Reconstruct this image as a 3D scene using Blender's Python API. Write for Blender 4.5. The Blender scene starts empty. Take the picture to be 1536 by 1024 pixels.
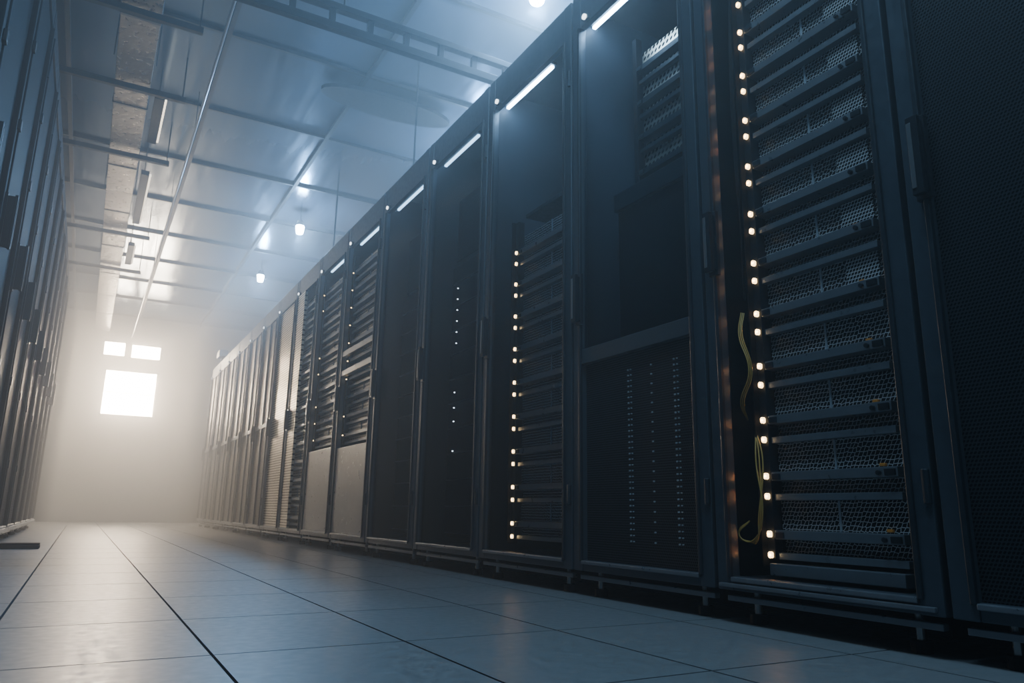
import bpy, math, random
from mathutils import Matrix, Vector
random.seed(7)
CH = 0.264
scene = bpy.context.scene

# ------------------------------------------------------------------ materials
def newmat(name):
    m = bpy.data.materials.new(name); m.use_nodes = True
    nt = m.node_tree
    return m, nt, nt.nodes['Principled BSDF']

def simple(name, col, rough=.5, metal=0., noise=0.0, nscale=20., bump=0.0, stretch=None, spec=None):
    m, nt, b = newmat(name)
    b.inputs['Base Color'].default_value = (*col, 1)
    b.inputs['Roughness'].default_value = rough
    b.inputs['Metallic'].default_value = metal
    if spec is not None: b.inputs['Specular IOR Level'].default_value = spec
    tc = nt.nodes.new('ShaderNodeTexCoord')
    n = nt.nodes.new('ShaderNodeTexNoise'); n.inputs['Scale'].default_value = nscale
    n.inputs['Detail'].default_value = 5
    if stretch:
        mp = nt.nodes.new('ShaderNodeMapping'); mp.inputs['Scale'].default_value = stretch
        nt.links.new(tc.outputs['Object'], mp.inputs['Vector']); nt.links.new(mp.outputs[0], n.inputs['Vector'])
    else:
        nt.links.new(tc.outputs['Object'], n.inputs['Vector'])
    if noise:
        mr = nt.nodes.new('ShaderNodeMapRange')
        mr.inputs['From Min'].default_value = .3; mr.inputs['From Max'].default_value = .7
        mr.inputs['To Min'].default_value = max(0.02, rough-noise); mr.inputs['To Max'].default_value = min(1, rough+noise)
        nt.links.new(n.outputs['Fac'], mr.inputs['Value'])
        nt.links.new(mr.outputs['Result'], b.inputs['Roughness'])
        mx = nt.nodes.new('ShaderNodeMix'); mx.data_type = 'RGBA'
        mx.inputs['A'].default_value = (*[c*(1-noise) for c in col], 1)
        mx.inputs['B'].default_value = (*[min(1, c*(1+noise)) for c in col], 1)
        nt.links.new(n.outputs['Fac'], mx.inputs['Factor'])
        nt.links.new(mx.outputs['Result'], b.inputs['Base Color'])
    if bump:
        bp = nt.nodes.new('ShaderNodeBump'); bp.inputs['Strength'].default_value = bump
        bp.inputs['Distance'].default_value = .01
        nt.links.new(n.outputs['Fac'], bp.inputs['Height'])
        nt.links.new(bp.outputs['Normal'], b.inputs['Normal'])
    return m

def emis(name, col, s, sample=True):
    m, nt, b = newmat(name)
    b.inputs['Base Color'].default_value = (*col, 1)
    b.inputs['Emission Color'].default_value = (*col, 1)
    b.inputs['Emission Strength'].default_value = s
    if not sample:
        try: m.cycles.emission_sampling = 'NONE'
        except Exception: pass
    return m

def wiremesh(name, wire, hole, scale, width, rnd=.35, metal=.9, rough=.35, edge=True):
    m, nt, b = newmat(name)
    tc = nt.nodes.new('ShaderNodeTexCoord')
    sp = nt.nodes.new('ShaderNodeSeparateXYZ'); cb = nt.nodes.new('ShaderNodeCombineXYZ')
    nt.links.new(tc.outputs['Object'], sp.inputs[0])
    ml = nt.nodes.new('ShaderNodeMath'); ml.operation = 'MULTIPLY_ADD'
    ml.inputs[1].default_value = .5
    nt.links.new(sp.outputs['Z'], ml.inputs[0]); nt.links.new(sp.outputs['Y'], ml.inputs[2])
    nt.links.new(ml.outputs[0], cb.inputs[0]); nt.links.new(sp.outputs['Z'], cb.inputs[1])
    v = nt.nodes.new('ShaderNodeTexVoronoi'); v.voronoi_dimensions = '2D'
    v.feature = 'DISTANCE_TO_EDGE' if edge else 'F1'
    v.inputs['Scale'].default_value = scale; v.inputs['Randomness'].default_value = rnd
    nt.links.new(cb.outputs[0], v.inputs['Vector'])
    cmp_ = nt.nodes.new('ShaderNodeMath'); cmp_.operation = 'LESS_THAN' if edge else 'GREATER_THAN'
    cmp_.inputs[1].default_value = width
    nt.links.new(v.outputs['Distance'], cmp_.inputs[0])
    mx = nt.nodes.new('ShaderNodeMix'); mx.data_type = 'RGBA'
    mx.inputs['A'].default_value = (*hole, 1); mx.inputs['B'].default_value = (*wire, 1)
    nt.links.new(cmp_.outputs[0], mx.inputs['Factor'])
    nt.links.new(mx.outputs['Result'], b.inputs['Base Color'])
    mm = nt.nodes.new('ShaderNodeMath'); mm.operation = 'MULTIPLY'; mm.inputs[1].default_value = metal
    nt.links.new(cmp_.outputs[0], mm.inputs[0]); nt.links.new(mm.outputs[0], b.inputs['Metallic'])
    sm = nt.nodes.new('ShaderNodeMath'); sm.operation = 'MULTIPLY'; sm.inputs[1].default_value = .4
    nt.links.new(cmp_.outputs[0], sm.inputs[0]); nt.links.new(sm.outputs[0], b.inputs['Specular IOR Level'])
    mr = nt.nodes.new('ShaderNodeMapRange'); mr.inputs['To Min'].default_value = .8; mr.inputs['To Max'].default_value = rough
    nt.links.new(cmp_.outputs[0], mr.inputs['Value']); nt.links.new(mr.outputs['Result'], b.inputs['Roughness'])
    bp = nt.nodes.new('ShaderNodeBump'); bp.inputs['Strength'].default_value = .5; bp.inputs['Distance'].default_value = .002
    nt.links.new(cmp_.outputs[0], bp.inputs['Height']); nt.links.new(bp.outputs['Normal'], b.inputs['Normal'])
    return m

def glassdoor(name, tint, refl):
    m = bpy.data.materials.new(name); m.use_nodes = True; nt = m.node_tree
    nt.nodes.clear()
    o = nt.nodes.new('ShaderNodeOutputMaterial'); t = nt.nodes.new('ShaderNodeBsdfTransparent')
    g = nt.nodes.new('ShaderNodeBsdfGlossy'); mx = nt.nodes.new('ShaderNodeMixShader')
    fr = nt.nodes.new('ShaderNodeFresnel'); fr.inputs['IOR'].default_value = refl
    t.inputs['Color'].default_value = (*tint, 1)
    g.inputs['Color'].default_value = (.75, .85, 1, 1); g.inputs['Roughness'].default_value = .12
    nt.links.new(fr.outputs[0], mx.inputs[0]); nt.links.new(t.outputs[0], mx.inputs[1])
    nt.links.new(g.outputs[0], mx.inputs[2]); nt.links.new(mx.outputs[0], o.inputs['Surface'])
    return m

M_FRAME = simple('black_powder_coat', (.022, .031, .042), .4, .3, .1, 60, .03)
M_FRAME2 = simple('grey_painted_steel', (.068, .087, .110), .36, .45, .08, 50)
M_LFRAME = simple('black_silhouette_steel', (.007, .010, .014), .55, .0, .08, 50, spec=.2)  # near-black frame steel; the left row's silhouette shade is in this colour
M_DARK = simple('dark_interior', (.004, .005, .007), .9, spec=.1)
M_BACK = simple('cabinet_back_steel', (.05, .065, .085), .6, spec=.3)
M_BAR = simple('server_rail_steel', (.22, .24, .27), .36, .6, .1, 40)
M_BODY = simple('server_chassis', (.010, .013, .018), .6, .0, spec=.25)
M_STEEL = simple('brushed_panel', (.40, .40, .40), .36, .7, .1, 30)
M_HANDLE = simple('handle_black', (.014, .018, .024), .32, .2)
M_HSTEEL = simple('handle_trim', (.35, .36, .37), .3, .9)
M_MESH = wiremesh('server_honeycomb', (.78, .78, .78), (.002, .0025, .004), 92, .085, metal=.4)
M_MESHF = wiremesh('fine_wire_grid', (.9, .9, .9), (.004, .005, .006), 110, .1, 0, metal=.5)
M_PERF = wiremesh('perforated_door', (.017, .023, .031), (.0015, .002, .003), 130, .36, 0, .2, .5, edge=False)
M_SHINY = wiremesh('shiny_perforated', (.74, .67, .56), (.005, .005, .005), 45, .32, 0, .85, .29, edge=False)
M_FARDOOR = wiremesh('warm_sheen_perforated_door', (.22, .19, .16), (.006, .006, .006), 70, .33, 0, .7, .42, edge=False)  # warm sheen of the far doors is put into the base colour
M_GLASS = glassdoor('smoked_glass', (.84, .91, .98), 1.08)
M_LED = emis('led_amber', (1, .66, .30), 7, False)
M_LEDW = emis('led_white', (.85, .92, 1), 4, False)
M_STRIP = emis('strip_light_white', (.48, .74, 1), 60)
M_STRIP2 = emis('strip_light_dim', (.42, .70, 1), 4.5)
M_SPOTB = emis('lamp_cool', (.5, .75, 1), 320)
M_DOT = simple('stud_grey', (.5, .55, .6), .35, .5)
M_ORANGE = simple('orange_tag', (.75, .28, .03), .5)
M_CABLE = simple('cable_yellow', (.45, .28, .06), .45)
M_RUBBER = simple('rubber', (.006, .006, .008), .7, spec=.2)

# ------------------------------------------------------------------ mesh helper
class MB:
    def __init__(s): s.v=[]; s.f=[]; s.mi=[]; s.mats=[]
    def m(s, mat):
        if mat not in s.mats: s.mats.append(mat)
        return s.mats.index(mat)
    def box(s, x0, x1, y0, y1, z0, z1, mat):
        x0,x1=sorted((x0,x1)); y0,y1=sorted((y0,y1)); z0,z1=sorted((z0,z1))
        b=len(s.v); k=s.m(mat)
        s.v += [(x0,y0,z0),(x1,y0,z0),(x1,y1,z0),(x0,y1,z0),(x0,y0,z1),(x1,y0,z1),(x1,y1,z1),(x0,y1,z1)]
        for f in ((0,3,2,1),(4,5,6,7),(0,1,5,4),(1,2,6,5),(2,3,7,6),(3,0,4,7)):
            s.f.append(tuple(b+i for i in f)); s.mi.append(k)
    def quadx(s, x, y0, y1, z0, z1, mat):
        b=len(s.v); k=s.m(mat)
        s.v += [(x,y0,z0),(x,y1,z0),(x,y1,z1),(x,y0,z1)]; s.f.append((b,b+3,b+2,b+1)); s.mi.append(k)
    def cyl(s, c, r, h, axis, mat, n=14, r2=None):
        r2 = r if r2 is None else r2
        b=len(s.v); k=s.m(mat)
        for j,(t,rr) in enumerate(((-h/2,r),(h/2,r2))):
            for i in range(n):
                a=2*math.pi*i/n; p=[rr*math.cos(a), rr*math.sin(a)]
                if axis=='Z': q=(p[0],p[1],t)
                elif axis=='Y': q=(p[1],t,p[0])
                else: q=(t,p[0],p[1])
                s.v.append((c[0]+q[0],c[1]+q[1],c[2]+q[2]))
        for i in range(n):
            j=(i+1)%n; s.f.append((b+i,b+j,b+n+j,b+n+i)); s.mi.append(k)
        s.f.append(tuple(b+i for i in range(n-1,-1,-1))); s.mi.append(k)
        s.f.append(tuple(b+n+i for i in range(n))); s.mi.append(k)
    def obj(s, name, parent=None, bevel=0., loc=None):
        me=bpy.data.meshes.new(name)
        off = Vector(loc) if loc else Vector((0,0,0))
        if parent is not None: off = parent.location.copy()
        me.from_pydata([tuple(Vector(v)-off) for v in s.v],[],s.f)
        for m in s.mats: me.materials.append(m)
        me.polygons.foreach_set('material_index', s.mi); me.update()
        o=bpy.data.objects.new(name, me); scene.collection.objects.link(o)
        if parent is not None: o.parent=parent
        else: o.location=off
        if bevel:
            bm=o.modifiers.new('bevel','BEVEL'); bm.width=bevel; bm.segments=2; bm.limit_method='ANGLE'
        return o

def empty(name, loc):
    e=bpy.data.objects.new(name,None); e.location=loc; e.empty_display_size=.1
    scene.collection.objects.link(e); return e

def tube(name, pts, r, mat, parent=None):
    off = parent.location if parent else Vector((0,0,0))
    cu=bpy.data.curves.new(name,'CURVE'); cu.dimensions='3D'; cu.bevel_depth=r; cu.bevel_resolution=3
    sp=cu.splines.new('BEZIER'); sp.bezier_points.add(len(pts)-1)
    for p,c in zip(sp.bezier_points, pts):
        p.co=Vector(c)-off; p.handle_left_type=p.handle_right_type='AUTO'
    cu.materials.append(mat)
    o=bpy.data.objects.new(name,cu); scene.collection.objects.link(o)
    if parent: o.parent=parent
    return o

Z = lambda z: z + CH      # heights measured from lens level

# ------------------------------------------------------------------ racks
class Rack:
    """front plane at xf, depth direction sg (+1: towards +X)."""
    def __init__(s, xf, sg, y0, y1, top, depth=.9, fr=None):
        s.xf,s.sg,s.y0,s.y1,s.top,s.depth=xf,sg,y0,y1,top,depth
        s.fr = fr or M_FRAME2
        s.root=empty('server_rack',(xf+sg*depth/2,(y0+y1)/2,0))
        s.X=lambda d: xf+sg*d
    def shell(s, header=.165, stile=.055, plinth=.08):
        X=s.X; y0,y1,t=s.y0+.003,s.y1-.003,s.top
        F2=s.fr; F1=M_FRAME if F2 is M_FRAME2 else F2
        side = M_BACK if (s.sg>0 and 1.6<s.y0+.2<3.2) else M_DARK
        c=MB()
        c.box(X(.03),X(s.depth),y0,y0+.012,plinth,t,M_DARK)
        c.box(X(.03),X(s.depth),y1-.012,y1,plinth,t,side)
        c.box(X(s.depth-.012),X(s.depth),y0+.012,y1-.012,plinth,t,side)
        c.box(X(.03),X(s.depth-.012),y0+.012,y1-.012,t-.03,t,F1)
        c.box(X(.03),X(s.depth-.012),y0+.012,y1-.012,plinth,plinth+.03,F1)
        c.box(X(.06),X(s.depth-.05),y0+.03,y1-.03,.035,plinth,M_DARK)
        c.box(X(.015),X(.035),y0+.02,y1-.02,.052,.066,M_BAR)
        for yy in (y0+.09,y1-.09):
            c.cyl((X(.05),yy,.0125),.022,.025,'Z',M_RUBBER)
            c.cyl((X(.05),yy,.045),.009,.07,'Z',M_HSTEEL)
            c.cyl((X(s.depth-.08),yy,.0175),.022,.035,'Z',M_RUBBER)
        c.obj('cabinet',s.root,.002)
        d=MB()
        g=.004
        d.box(X(0),X(.028),y0+g,y0+stile,plinth,t-.004,F2)
        d.box(X(0),X(.028),y1-stile,y1-g,plinth,t-.004,F2)
        d.box(X(.002),X(.028),y0+stile,y1-stile,t-header,t-.004,F2)
        d.box(X(.002),X(.028),y0+stile,y1-stile,plinth,plinth+.035,F2)
        d.box(X(-.008),X(.006),y0+stile-.012,y0+stile,plinth+.03,t-header,F1)
        d.box(X(-.008),X(.006),y1-stile,y1-stile+.012,plinth+.03,t-header,F1)
        d.box(X(-.008),X(.004),y0+stile,y1-stile,plinth+.022,plinth+.034,M_BAR)
        for hz in (plinth+.25, t-.35):
            d.cyl((X(-.004),y0+.012,hz),.008,.07,'Z',F1)
        d.obj('door_frame',s.root,.0025)
        s.iy0,s.iy1=y0+stile,y1-stile
        s.iz0,s.iz1=plinth+.035,t-header
    def handle(s, z0, z1, far=True, out=.035):
        X=s.X; yc = s.y1-.05 if far else s.y0+.05
        h=MB()
        h.box(X(-.012),X(0),yc-.02,yc+.014,z0,z1,M_HANDLE)
        h.box(X(-out),X(-out+.012),yc-.018,yc+.008,z0+.006,z1-.006,M_HANDLE)
        h.box(X(-out+.004),X(-.01),yc-.014,yc+.006,z0+.012,z1-.012,M_HANDLE)
        h.box(X(-out-.002),X(-out),yc-.004,yc+.006,z0+.02,z1-.02,M_HSTEEL if s.sg>0 else M_HANDLE)
        h.cyl((X(-.014),yc,(z0+z1)/2),.008,.01,'X',M_HSTEEL)
        h.obj('door_handle',s.root,.003)
    def panel(s, z0, z1, mat, d=.014, name='door_panel'):
        p=MB(); p.box(s.X(d),s.X(d+.004),s.iy0,s.iy1,z0,z1,mat); return p.obj(name,s.root)
    def glass(s, z0=None, z1=None):
        p=MB(); p.quadx(s.X(.014),s.iy0,s.iy1,s.iz0 if z0 is None else z0,s.iz1 if z1 is None else z1,M_GLASS); return p.obj('glass_pane',s.root)
    def headlamp(s, mat):
        p=MB(); y=s.iy1-.05; z=s.iz1+.012
        p.box(s.X(-.012),s.X(.002),y-.018,y+.018,z-.009,z+.013,M_FRAME)
        p.cyl((s.X(-.014),y,z+.002),.011,.012,'X',mat)
        p.obj('status_lamp',s.root)
    def strip(s, mat, y0=None, y1=None):
        p=MB(); y0=s.y0+.28 if y0 is None else y0; y1=s.y1-.03 if y1 is None else y1
        p.box(s.X(.070),s.X(.105),y0-.01,y1+.005,Z(1.925),Z(1.94),M_FRAME)
        p.box(s.X(.081),s.X(.095),y0,y1,Z(1.915),Z(1.925),mat)
        p.obj('strip_light',s.root)
    def servers(s, d, y0, y1, zb, n, pitch=.148, mesh=None, led='pair', tags=False, fine=0, bar=None, ledmat=None, lw=.006):
        mesh=mesh or M_MESH; bar=bar or M_BAR; ledmat=ledmat or M_LED
        X=s.X; b=MB(); L=MB()
        ym=(y0+y1)/2
        for k in range(n):
            z=zb+pitch*k
            b.box(X(d+.02),X(d+.6),y0,y1,z-.05,z+pitch-.065,M_BODY)
            b.box(X(d-.03),X(d+.03),y0,y1,z-.012,z+.011,bar)
            b.box(X(d-.022),X(d+.03),y0,y1,z-.062,z-.045,bar)
            b.box(X(d+.008),X(d+.02),y0,y1,z-.045,z-.012,mesh)
            b.box(X(d+.0),X(d+.02),y0,y1,z+.011,z+pitch-.062,mesh)
            b.box(X(d-.004),X(d+.0),ym-.003,ym+.003,z+.012,z+pitch-.063,M_DOT)
            b.box(X(d-.036),X(d-.03),y0+.004,y0+.03,z-.009,z+.006,M_HANDLE)
            b.cyl((X(d-.034),y0+.045,z-.002),.006,.008,'X',M_HANDLE,8)
            b.box(X(d-.036),X(d-.03),y1-.03,y1-.004,z-.009,z+.006,M_FRAME)
            if fine and k>=fine:
                b.box(X(d-.008),X(d-.004),y0+.01,y0+.10,z+.013,z+pitch-.065,M_MESHF)
            if tags:
                b.box(X(d-.010),X(d-.001),y0+.04+.003*k,y0+.054+.003*k,z+.014,z+.021,M_ORANGE)
            if led=='pair':
                for zz in (z,z-.052):
                    L.cyl((X(d-.034),y1+.014,zz-lw*.3),lw,.008,'X',ledmat,10)
                    L.cyl((X(d-.034),y1+.014,zz+lw*.5),lw,.008,'X',ledmat,10)
            elif led=='one':
                if random.random()<.6: L.cyl((X(d-.034),y1+.012,z),lw,.008,'X',ledmat,8)
        b.box(X(d-.03),X(d+.0),y1+.002,y1+.026,zb-.06,zb+pitch*n,M_BODY)
        if led=='pair': b.box(X(d-.05),X(d+.0),y1+.026,y1+.030,zb-.08,zb+pitch*n,M_DARK)  # added lip, blocks LED light from the door jamb
        b.obj('servers',s.root,.0012)
        if L.v: L.obj('status_leds',s.root)

W=1.48; TOP=Z(2.035)
B=[-1.4,-.65,.13,.895,1.51,2.18,2.893,3.62,4.36,5.12,5.88,6.63,7.38,8.12,8.86,9.6,10.34,11.08,11.82]
R=[]
for i in range(len(B)-1):
    r=Rack(W,1,B[i],B[i+1],TOP); r.shell(); r.handle(Z(.66),Z(.85)); R.append(r)
rack=lambda y: next(r for r in R if r.y0<=y<r.y1)

for y in (-1.0,-.3,.5):
    r=rack(y); r.panel(r.iz0,r.iz1,M_PERF,name='perforated_door_panel'); r.headlamp(M_LEDW)
# open rack with full stack
r=rack(1.2)
r.servers(.12, 1.03, 1.385, Z(-.043), 13, tags=True, fine=4)
b=MB(); b.box(r.X(.08),r.X(.14),1.03,1.40,Z(-.145),Z(-.115),M_BAR)
b.box(r.X(-.012),r.X(.0),r.y0+.02,r.y1-.02,.088,.098,M_BAR)
b.cyl((r.X(.085),1.40,Z(-.165)),.005,.008,'X',M_LED)
b.box(r.X(.10),r.X(.13),.965,1.0,.13,Z(1.85),M_FRAME)
b.obj('mounting_rails',r.root,.002)
for j in range(3):
    o=.006*j
    tube('cable_loop',[(1.55+o,1.44,Z(.56)),(1.53,1.434-o,Z(.496)),(1.52+o,1.396,Z(.38)),(1.53,1.44-o,Z(.30)),(1.57,1.455,Z(.26))],.0018,M_CABLE,r.root)
    tube('cable_loop',[(1.56,1.42,Z(.23)),(1.53+o,1.398-o,Z(.145)),(1.52,1.378+o,Z(0)),(1.53,1.41,Z(-.05-o)),(1.53+o,1.445,Z(-.063)),(1.53,1.47,Z(-.04-o)),(1.54,1.44,Z(-.01))],.002,M_CABLE,r.root)
    tube('cable_drop',[(1.58,1.445-o,Z(1.8)),(1.57,1.44+o,Z(1.2)),(1.575+o,1.448,Z(.6))],.003,M_RUBBER,r.root)
r.strip(M_STRIP2,1.0,1.4)
# split door rack
r=rack(1.9)
b=MB(); b.box(r.X(-.002),r.X(.024),r.iy0,r.iy1,Z(.515),Z(.57),M_FRAME2); b.obj('door_crossbar',r.root,.003)
r.glass(Z(.57),r.iz1); r.panel(r.iz0,Z(.515),M_PERF,.02,'perforated_door_panel')
b=MB()
for yy,stp in ((1.885,.018),(1.77,.03),(1.665,.018)):
    z=-.08
    while z<.47:
        b.cyl((r.X(.018),yy,Z(z)),.0028,.005,'X',M_DOT,6)
        if yy!=1.77: b.cyl((r.X(.018),yy-.014,Z(z)),.0022,.005,'X',M_DOT,6)
        z+=stp
b.obj('door_studs',r.root)
r.servers(.26,1.62,2.06,Z(1.28),4,mesh=M_SHINY,led=None,bar=M_FRAME)
b=MB(); b.box(r.X(.14),r.X(.7),1.60,2.08,Z(.56),Z(1.17),M_BODY); b.box(r.X(.12),r.X(.14),1.6,2.08,Z(1.10),Z(1.17),M_FRAME)
b.obj('blank_chassis',r.root,.003)
r.strip(M_STRIP,1.78,2.15); r.headlamp(M_LEDW)
# led stack rack
r=rack(2.5)
r.glass()
r.servers(.12,2.27,2.74,Z(-.043),9,led='pair',lw=.006,bar=M_STEEL)
b=MB(); b.box(r.X(.16),r.X(.7),2.26,2.80,Z(1.34),Z(1.36),M_FRAME); b.obj('shelf',r.root,.002)
r.strip(M_STRIP); r.headlamp(M_LEDW)
# dark racks
for y,dots in ((3.2,True),(4.0,False)):
    r=rack(y); r.glass()
    b=MB(); b.box(r.X(.14),r.X(.7),r.iy0+.02,r.iy1-.02,.14,Z(1.3),M_BODY)
    for k in range(11): b.box(r.X(.128),r.X(.14),r.iy0+.03,r.iy1-.03,.16+.13*k,.165+.13*k,M_FRAME)
    b.box(r.X(.16),r.X(.7),r.iy0+.02,r.iy1-.02,Z(1.34),Z(1.7),M_PERF)
    b.obj('blank_chassis',r.root,.002)
    if dots:
        b=MB()
        for z in (1.16,1.1,1.04,.98,.92,.86,.6,.52,.45,.3): b.cyl((r.X(.122),3.44,Z(z)),.003,.006,'X',M_LEDW,8)
        b.obj('status_leds',r.root)
    r.strip(M_STRIP2); r.headlamp(M_LEDW)
# half panel racks
for y,zp in ((4.8,.41),(5.5,.43)):
    r=rack(y)
    b=MB(); b.box(r.X(.0),r.X(.02),r.iy0,r.iy1,r.iz0,Z(zp),M_STEEL); b.obj('lower_steel_panel',r.root,.003)
    r.servers(.06,r.iy0+.03,r.iy1-.05,Z(zp+.09),10,pitch=.13,mesh=M_SHINY,led='one',bar=M_BAR,ledmat=M_LED,lw=.004)
    if y<5:
        b=MB()
        for z in (.93,1.07): b.box(r.X(-.004),r.X(.03),r.iy0,r.iy1,Z(z-.02),Z(z+.02),M_STEEL)
        b.obj('bright_drawer_fronts',r.root,.003)
    r.strip(M_STRIP2); r.headlamp(M_LEDW)
# remaining shiny racks
for i,y in enumerate((6.2,7.0,7.7,8.5,9.2,10.0,10.7,11.4)):
    r=rack(y)
    if i==0:
        r.servers(.05,r.iy0+.01,r.iy1-.04,.2,13,mesh=M_SHINY,led=None,bar=M_BAR,lw=.005)
        b=MB(); b.box(r.X(-.002),r.X(.02),r.iy1-.25,r.iy1,r.iz0,r.iz1,M_SHINY); b.obj('perforated_strip_panel',r.root,.002)
    elif i==1:
        r.panel(r.iz0,r.iz1,M_SHINY,name='perforated_door_panel')
    else:
        r.panel(r.iz0,r.iz1,M_FARDOOR,name='perforated_door_panel')
        b=MB(); ym=(r.iy0+r.iy1)/2; b.box(r.X(.0),r.X(.02),ym-.02,ym+.02,r.iz0,r.iz1,M_FRAME2)
        b.box(r.X(.0),r.X(.02),r.iy0,r.iy1,Z(.78),Z(.82),M_FRAME2); b.obj('door_ribs',r.root,.003)
    r.headlamp(M_LEDW)

# left row
y=-1.5; XL=-.46; TL=2.95
while y<10.4:
    r=Rack(XL,-1,y,y+.745,TL,fr=M_LFRAME); r.shell(header=.12)
    r.panel(r.iz0,r.iz1,M_PERF,name='perforated_door_panel')
    r.handle(Z(1.08),Z(1.34),far=False,out=.05)
    b=MB(); b.box(r.X(-.02),r.X(0),r.y0+.01,r.y1-.01,.075,.10,M_BAR)
    for zz in (.5,.95,1.9,2.3): b.box(r.X(-.016),r.X(0),r.y0+.012,r.y0+.05,zz,zz+.05,M_HANDLE)
    b.obj('door_hinges_and_sill',r.root,.003)
    y+=.745

# ------------------------------------------------------------------ room shell
X0,X1,Y0,Y1,ZC=-2.2,3.6,-3.0,14.5,Z(3.3)
M_TILE=simple('floor_tile',(.20,.212,.222),.37,0,.08,40,.05)
M_GROUT=simple('floor_joint',(.003,.003,.004),.9,spec=.05)
M_WALL=simple('wall_paint',(.20,.20,.20),.8,0,.08,3)
f=MB(); f.box(X0-.1,X1+.1,Y0-.1,Y1+.1,-.1,-.012,M_GROUT)
tx=.377; ty=.5
xx=.245+(math.floor((X0-.245)/tx))*tx
while xx<X1:
    yy=1.54+math.floor((Y0-1.54)/ty)*ty
    while yy<Y1:
        f.box(max(xx+.003,X0),min(xx+tx-.003,X1),max(yy+.0025,Y0),min(yy+ty-.0025,Y1),-.02,0,M_TILE); yy+=ty
    xx+=tx
f.obj('floor')
w=MB(); w.box(X0-.15,X0,Y0-.15,Y1+.15,-.1,ZC+.1,M_WALL); w.obj('wall_left')
w=MB(); w.box(X1,X1+.15,Y0-.15,Y1+.15,-.1,ZC+.1,M_WALL); w.obj('wall_right')
w=MB(); w.box(X0,X1,Y0-.15,Y0,-.1,ZC+.1,M_WALL); w.obj('wall_back')
wins=[(.08,.91,Z(1.53),Z(2.32)),(0.0,.35,Z(2.56),Z(2.82)),(.43,.92,Z(2.55),Z(2.81))]
w=MB(); Yb=Y1+.2
w.box(X0,0,Y1,Yb,-.1,ZC+.1,M_WALL); w.box(.92,X1,Y1,Yb,-.1,ZC+.1,M_WALL)
w.box(0,.92,Y1,Yb,-.1,Z(1.53),M_WALL); w.box(0,.92,Y1,Yb,Z(2.82),ZC+.1,M_WALL)
w.box(0,.92,Y1,Yb,Z(2.32),Z(2.555),M_WALL); w.box(0,.08,Y1,Yb,Z(1.53),Z(2.32),M_WALL)
w.box(.35,.43,Y1,Yb,Z(2.555),Z(2.82),M_WALL)
w.obj('wall_front')
M_PANE=emis('overexposed_daylight_glass',(1,.80,.57),225)
for i,(a,b_,c,d) in enumerate(wins):
    p=MB(); p.box(a+.01,b_-.01,Y1+.03,Y1+.04,c+.01,d-.01,M_PANE)
    for q in ((a,a+.015,c,d),(b_-.015,b_,c,d),(a,b_,c,c+.015),(a,b_,d-.015,d)):
        p.box(q[0],q[1],Y1+.0,Y1+.03,q[2],q[3],M_FRAME2)
    if i==0: p.box(a,b_,Y1+.005,Y1+.028,(c+d)/2-.004,(c+d)/2+.004,M_FRAME2)
    p.obj('window_%d'%(i+1))

M_CEIL=simple('glossy_ceiling_panel',(.11,.155,.21),.20,.6,.07,14,.07,(1,.1,1))
c=MB(); c.box(X0-.15,X1+.15,Y0-.15,Y1+.15,ZC+.02,ZC+.12,M_LFRAME)
xs=[-2.2,-1.4,-.5,.5,1.52,2.5,3.6]
yy=Y0
while yy<Y1-.01:
    y2=min(yy+1.15,Y1)
    for a,b_ in zip(xs[:-1],xs[1:]):
        c.box(a+.007,b_-.007,yy+.007,y2-.007,ZC-.004,ZC+.02,M_CEIL)
    yy=y2
c.obj('ceiling',bevel=.003)
t=MB()
for x in xs[1:-1]: t.box(x-.016,x+.016,Y0,Y1,ZC-.035,ZC-.004,M_LFRAME)
yy=Y0+1.15
while yy<Y1: t.box(X0,X1,yy-.013,yy+.013,ZC-.030,ZC-.004,M_LFRAME); yy+=1.15
t.obj('ceiling_grid')

# ladder tray across the aisle (single upright ladder)
t=MB(); yc=3.5; z0=Z(2.478); z1=Z(2.638)
t.box(X0,X1,yc-.022,yc+.022,z0,z0+.044,M_LFRAME); t.box(X0,X1,yc-.022,yc+.022,z1-.036,z1,M_LFRAME)
x=X0+.1
while x<X1: t.box(x-.016,x+.016,yc-.014,yc+.014,z0+.04,z1-.03,M_LFRAME); x+=.21
for x in (-1.2,.9,2.9): t.cyl((x,yc,(z1+ZC)/2),.006,ZC-z1,'Z',M_LFRAME)
t.obj('cable_ladder_tray',bevel=.002)
# long services
M_FOIL=simple('insulated_duct_foil',(.22,.21,.195),.34,.8,.12,30,.4)
d=MB(); d.box(-.17,.06,Y0,Y1,Z(2.98),Z(3.16),M_FOIL)
yy=Y0+.5
while yy<Y1: d.box(-.175,.065,yy,yy+.03,Z(2.975),Z(3.165),M_FRAME2); yy+=1.2
yy=Y0+1
while yy<Y1:
    for x in (-.185,.075): d.cyl((x,yy,(Z(2.96)+ZC)/2),.004,ZC-Z(2.96),'Z',M_FRAME)
    yy+=2.4
d.obj('ventilation_duct',bevel=.01)
d=MB(); d.cyl((.42,(Y0+Y1)/2,Z(2.93)),.009,Y1-Y0,'Y',M_HSTEEL)
yy=Y0+1
while yy<Y1: d.cyl((.42,yy,(Z(2.93)+ZC)/2),.003,ZC-Z(2.93),'Z',M_FRAME); yy+=2
d.obj('conduit_pipe')
M_TUBE=emis('tube_warm',(1,.86,.66),3)
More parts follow.
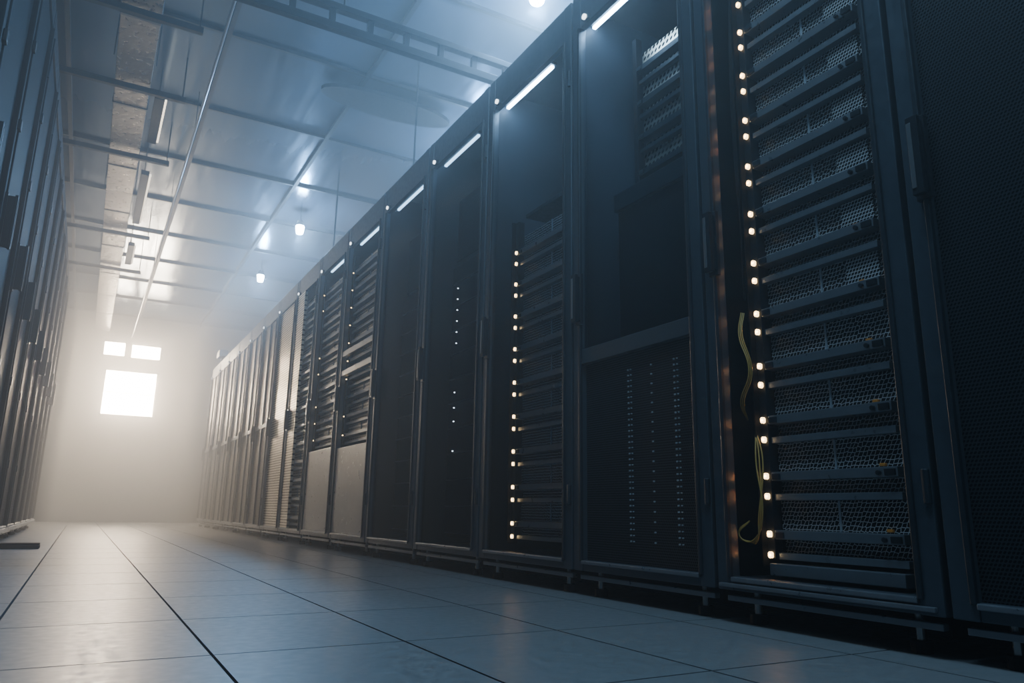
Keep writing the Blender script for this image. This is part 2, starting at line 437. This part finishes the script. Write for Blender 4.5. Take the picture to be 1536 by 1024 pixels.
for y0,y1 in ((5.7,6.5),(7.2,8.6),(9.4,10.2)):
    d=MB(); d.box(.10,.17,y0,y1,Z(2.985),Z(3.03),M_LFRAME); d.box(.17,.185,y0+.03,y1-.03,Z(2.99),Z(3.015),M_TUBE)
    d.cyl((.13,y0+.1,(Z(3.03)+ZC)/2),.004,ZC-Z(3.03),'Z',M_FRAME); d.cyl((.13,y1-.1,(Z(3.03)+ZC)/2),.004,ZC-Z(3.03),'Z',M_FRAME)
    d.obj('linear_light_fixture')
for yy in (2.9,4.6,5.55,6.75,8.9,10.35): 
    d=MB(); d.box(-1.9,.30,yy-.018,yy+.018,Z(2.925),Z(2.965),M_LFRAME)
    for x in (-1.6,.28): d.cyl((x,yy,(Z(2.96)+ZC)/2),.005,ZC-Z(2.96),'Z',M_LFRAME)
    d.obj('unistrut_bracket')
# dark oval added in place of a dark reflection on the ceiling
d=MB()
n=28; k=d.m(M_LFRAME)
for zz in (ZC-.09,ZC-.06):
    for i in range(n):
        a=2*math.pi*i/n; d.v.append((1.78+.55*math.cos(a),5.3+.17*math.sin(a),zz))
d.f.append(tuple(range(n-1,-1,-1))); d.mi.append(k); d.f.append(tuple(range(n,2*n))); d.mi.append(k)
for i in range(n): j=(i+1)%n; d.f.append((i,j,n+j,n+i)); d.mi.append(k)
for x in (1.5,2.06): d.cyl((x,5.3,ZC-.03),.01,.06,'Z',M_FRAME)
d.obj('dark_reflection_oval')

def lamp(x,y,z,power,r=.06,s=None):
    e=empty('pendant_lamp',(x,y,z))
    d=MB(); d.cyl((x,y,z+.06),r*1.0,.06,'Z',M_FRAME,20,r*.6); d.cyl((x,y,(z+.08+ZC)/2),.006,ZC-z-.08,'Z',M_FRAME)
    d.obj('housing',e,.004)
    d=MB(); d.cyl((x,y,z-.02),r*.7,.09,'Z',M_SPOTB,20,r); d.obj('bulb',e,.008)
    l=bpy.data.lights.new('lamp_light','POINT'); l.energy=power; l.color=(.24,.55,1); l.shadow_soft_size=.05
    o=bpy.data.objects.new('lamp_light',l); o.location=(0,0,-.13); scene.collection.objects.link(o); o.parent=e
lamp(1.75,8.0,Z(3.07),100,.05); lamp(1.74,10.1,Z(3.07),75,.05)
lamp(2.05,3.4,Z(3.12),180); lamp(2.8,5.6,Z(3.05),150)  # second lamp is added, hidden behind the racks to brighten the haze
def apanel(x,y,sx,sy,p,col):  # added cool fill light, out of view, brightens floor and rack fronts
    e=empty('fill_light_panel',(x,y,ZC-.04))
    d=MB(); d.box(x-sx/2-.02,x+sx/2+.02,y-sy/2-.02,y+sy/2+.02,ZC-.05,ZC-.005,M_FRAME2); d.obj('fill_light_housing',e)
    l=bpy.data.lights.new('fill_light','AREA'); l.shape='RECTANGLE'; l.size=sx; l.size_y=sy; l.energy=p; l.color=col
    o=bpy.data.objects.new('fill_light',l); o.location=(0,0,-.015); scene.collection.objects.link(o); o.parent=e
apanel(.5,.8,.6,1.4,54,(.42,.71,1)); apanel(.5,-1.6,.6,1.4,28,(.42,.71,1))

d=MB(); d.box(-.40,-.19,5.55,5.68,0,.022,M_RUBBER); d.box(-.40,-.19,5.575,5.655,.022,.034,M_RUBBER); d.obj('floor_cable_cover',bevel=.006)
e=empty('security_camera',(1.56,11.6,TOP))
d=MB(); d.cyl((1.56,11.6,TOP+.08),.012,.16,'Z',M_FRAME2); d.cyl((1.56,11.6,TOP+.006),.04,.012,'Z',M_FRAME2)
d.box(1.50,1.62,11.46,11.72,TOP+.15,TOP+.25,M_FRAME2); d.cyl((1.56,11.45,TOP+.2),.035,.03,'Y',M_HANDLE); d.obj('camera_body',e,.006)
for p in ((1.95,2.6),(1.8,4.7),(1.85,6.9),(1.9,7.1)):
    d=MB(); d.cyl((p[0],p[1],(TOP+ZC)/2),.007,ZC-TOP,'Z',M_LFRAME,8); d.cyl((p[0],p[1],TOP+.006),.03,.012,'Z',M_LFRAME); d.obj('hanger_rod')

# thin haze in the whole room, plus a denser fog bank lying in the far aisle
wd=bpy.data.worlds.new('World'); scene.world=wd; wd.use_nodes=True
nt=wd.node_tree
nt.nodes['Background'].inputs[0].default_value=(.35,.45,.6,1); nt.nodes['Background'].inputs[1].default_value=.02
v=nt.nodes.new('ShaderNodeVolumeScatter'); v.inputs['Density'].default_value=.052; v.inputs['Anisotropy'].default_value=.6
out=[n for n in nt.nodes if n.type=='OUTPUT_WORLD'][0]
nt.links.new(v.outputs[0],out.inputs['Volume'])
m=bpy.data.materials.new('fog_bank'); m.use_nodes=True; nt=m.node_tree; nt.nodes.clear()
o=nt.nodes.new('ShaderNodeOutputMaterial'); v=nt.nodes.new('ShaderNodeVolumeScatter')
v.inputs['Density'].default_value=.15; v.inputs['Anisotropy'].default_value=.5
nt.links.new(v.outputs[0],o.inputs['Volume'])
h=MB(); h.box(-.40,1.42,6.3,Y1-.02,.004,Z(2.9),m); h.obj('fog_bank')

# ------------------------------------------------------------------ camera
dY=Vector((-647,-246,-1112)).normalized(); dZ=Vector((82,4812,-1112)); dZ=(dZ-dZ.dot(dY)*dY).normalized(); dX=dY.cross(dZ)
mat=Matrix((dX,dY,dZ)).to_4x4(); mat.translation=(0,0,CH)
cd=bpy.data.cameras.new('camera'); cd.sensor_width=36; cd.lens=1112/1536*36; cd.clip_start=.01
co=bpy.data.objects.new('camera',cd); scene.collection.objects.link(co); co.matrix_world=mat; scene.camera=co
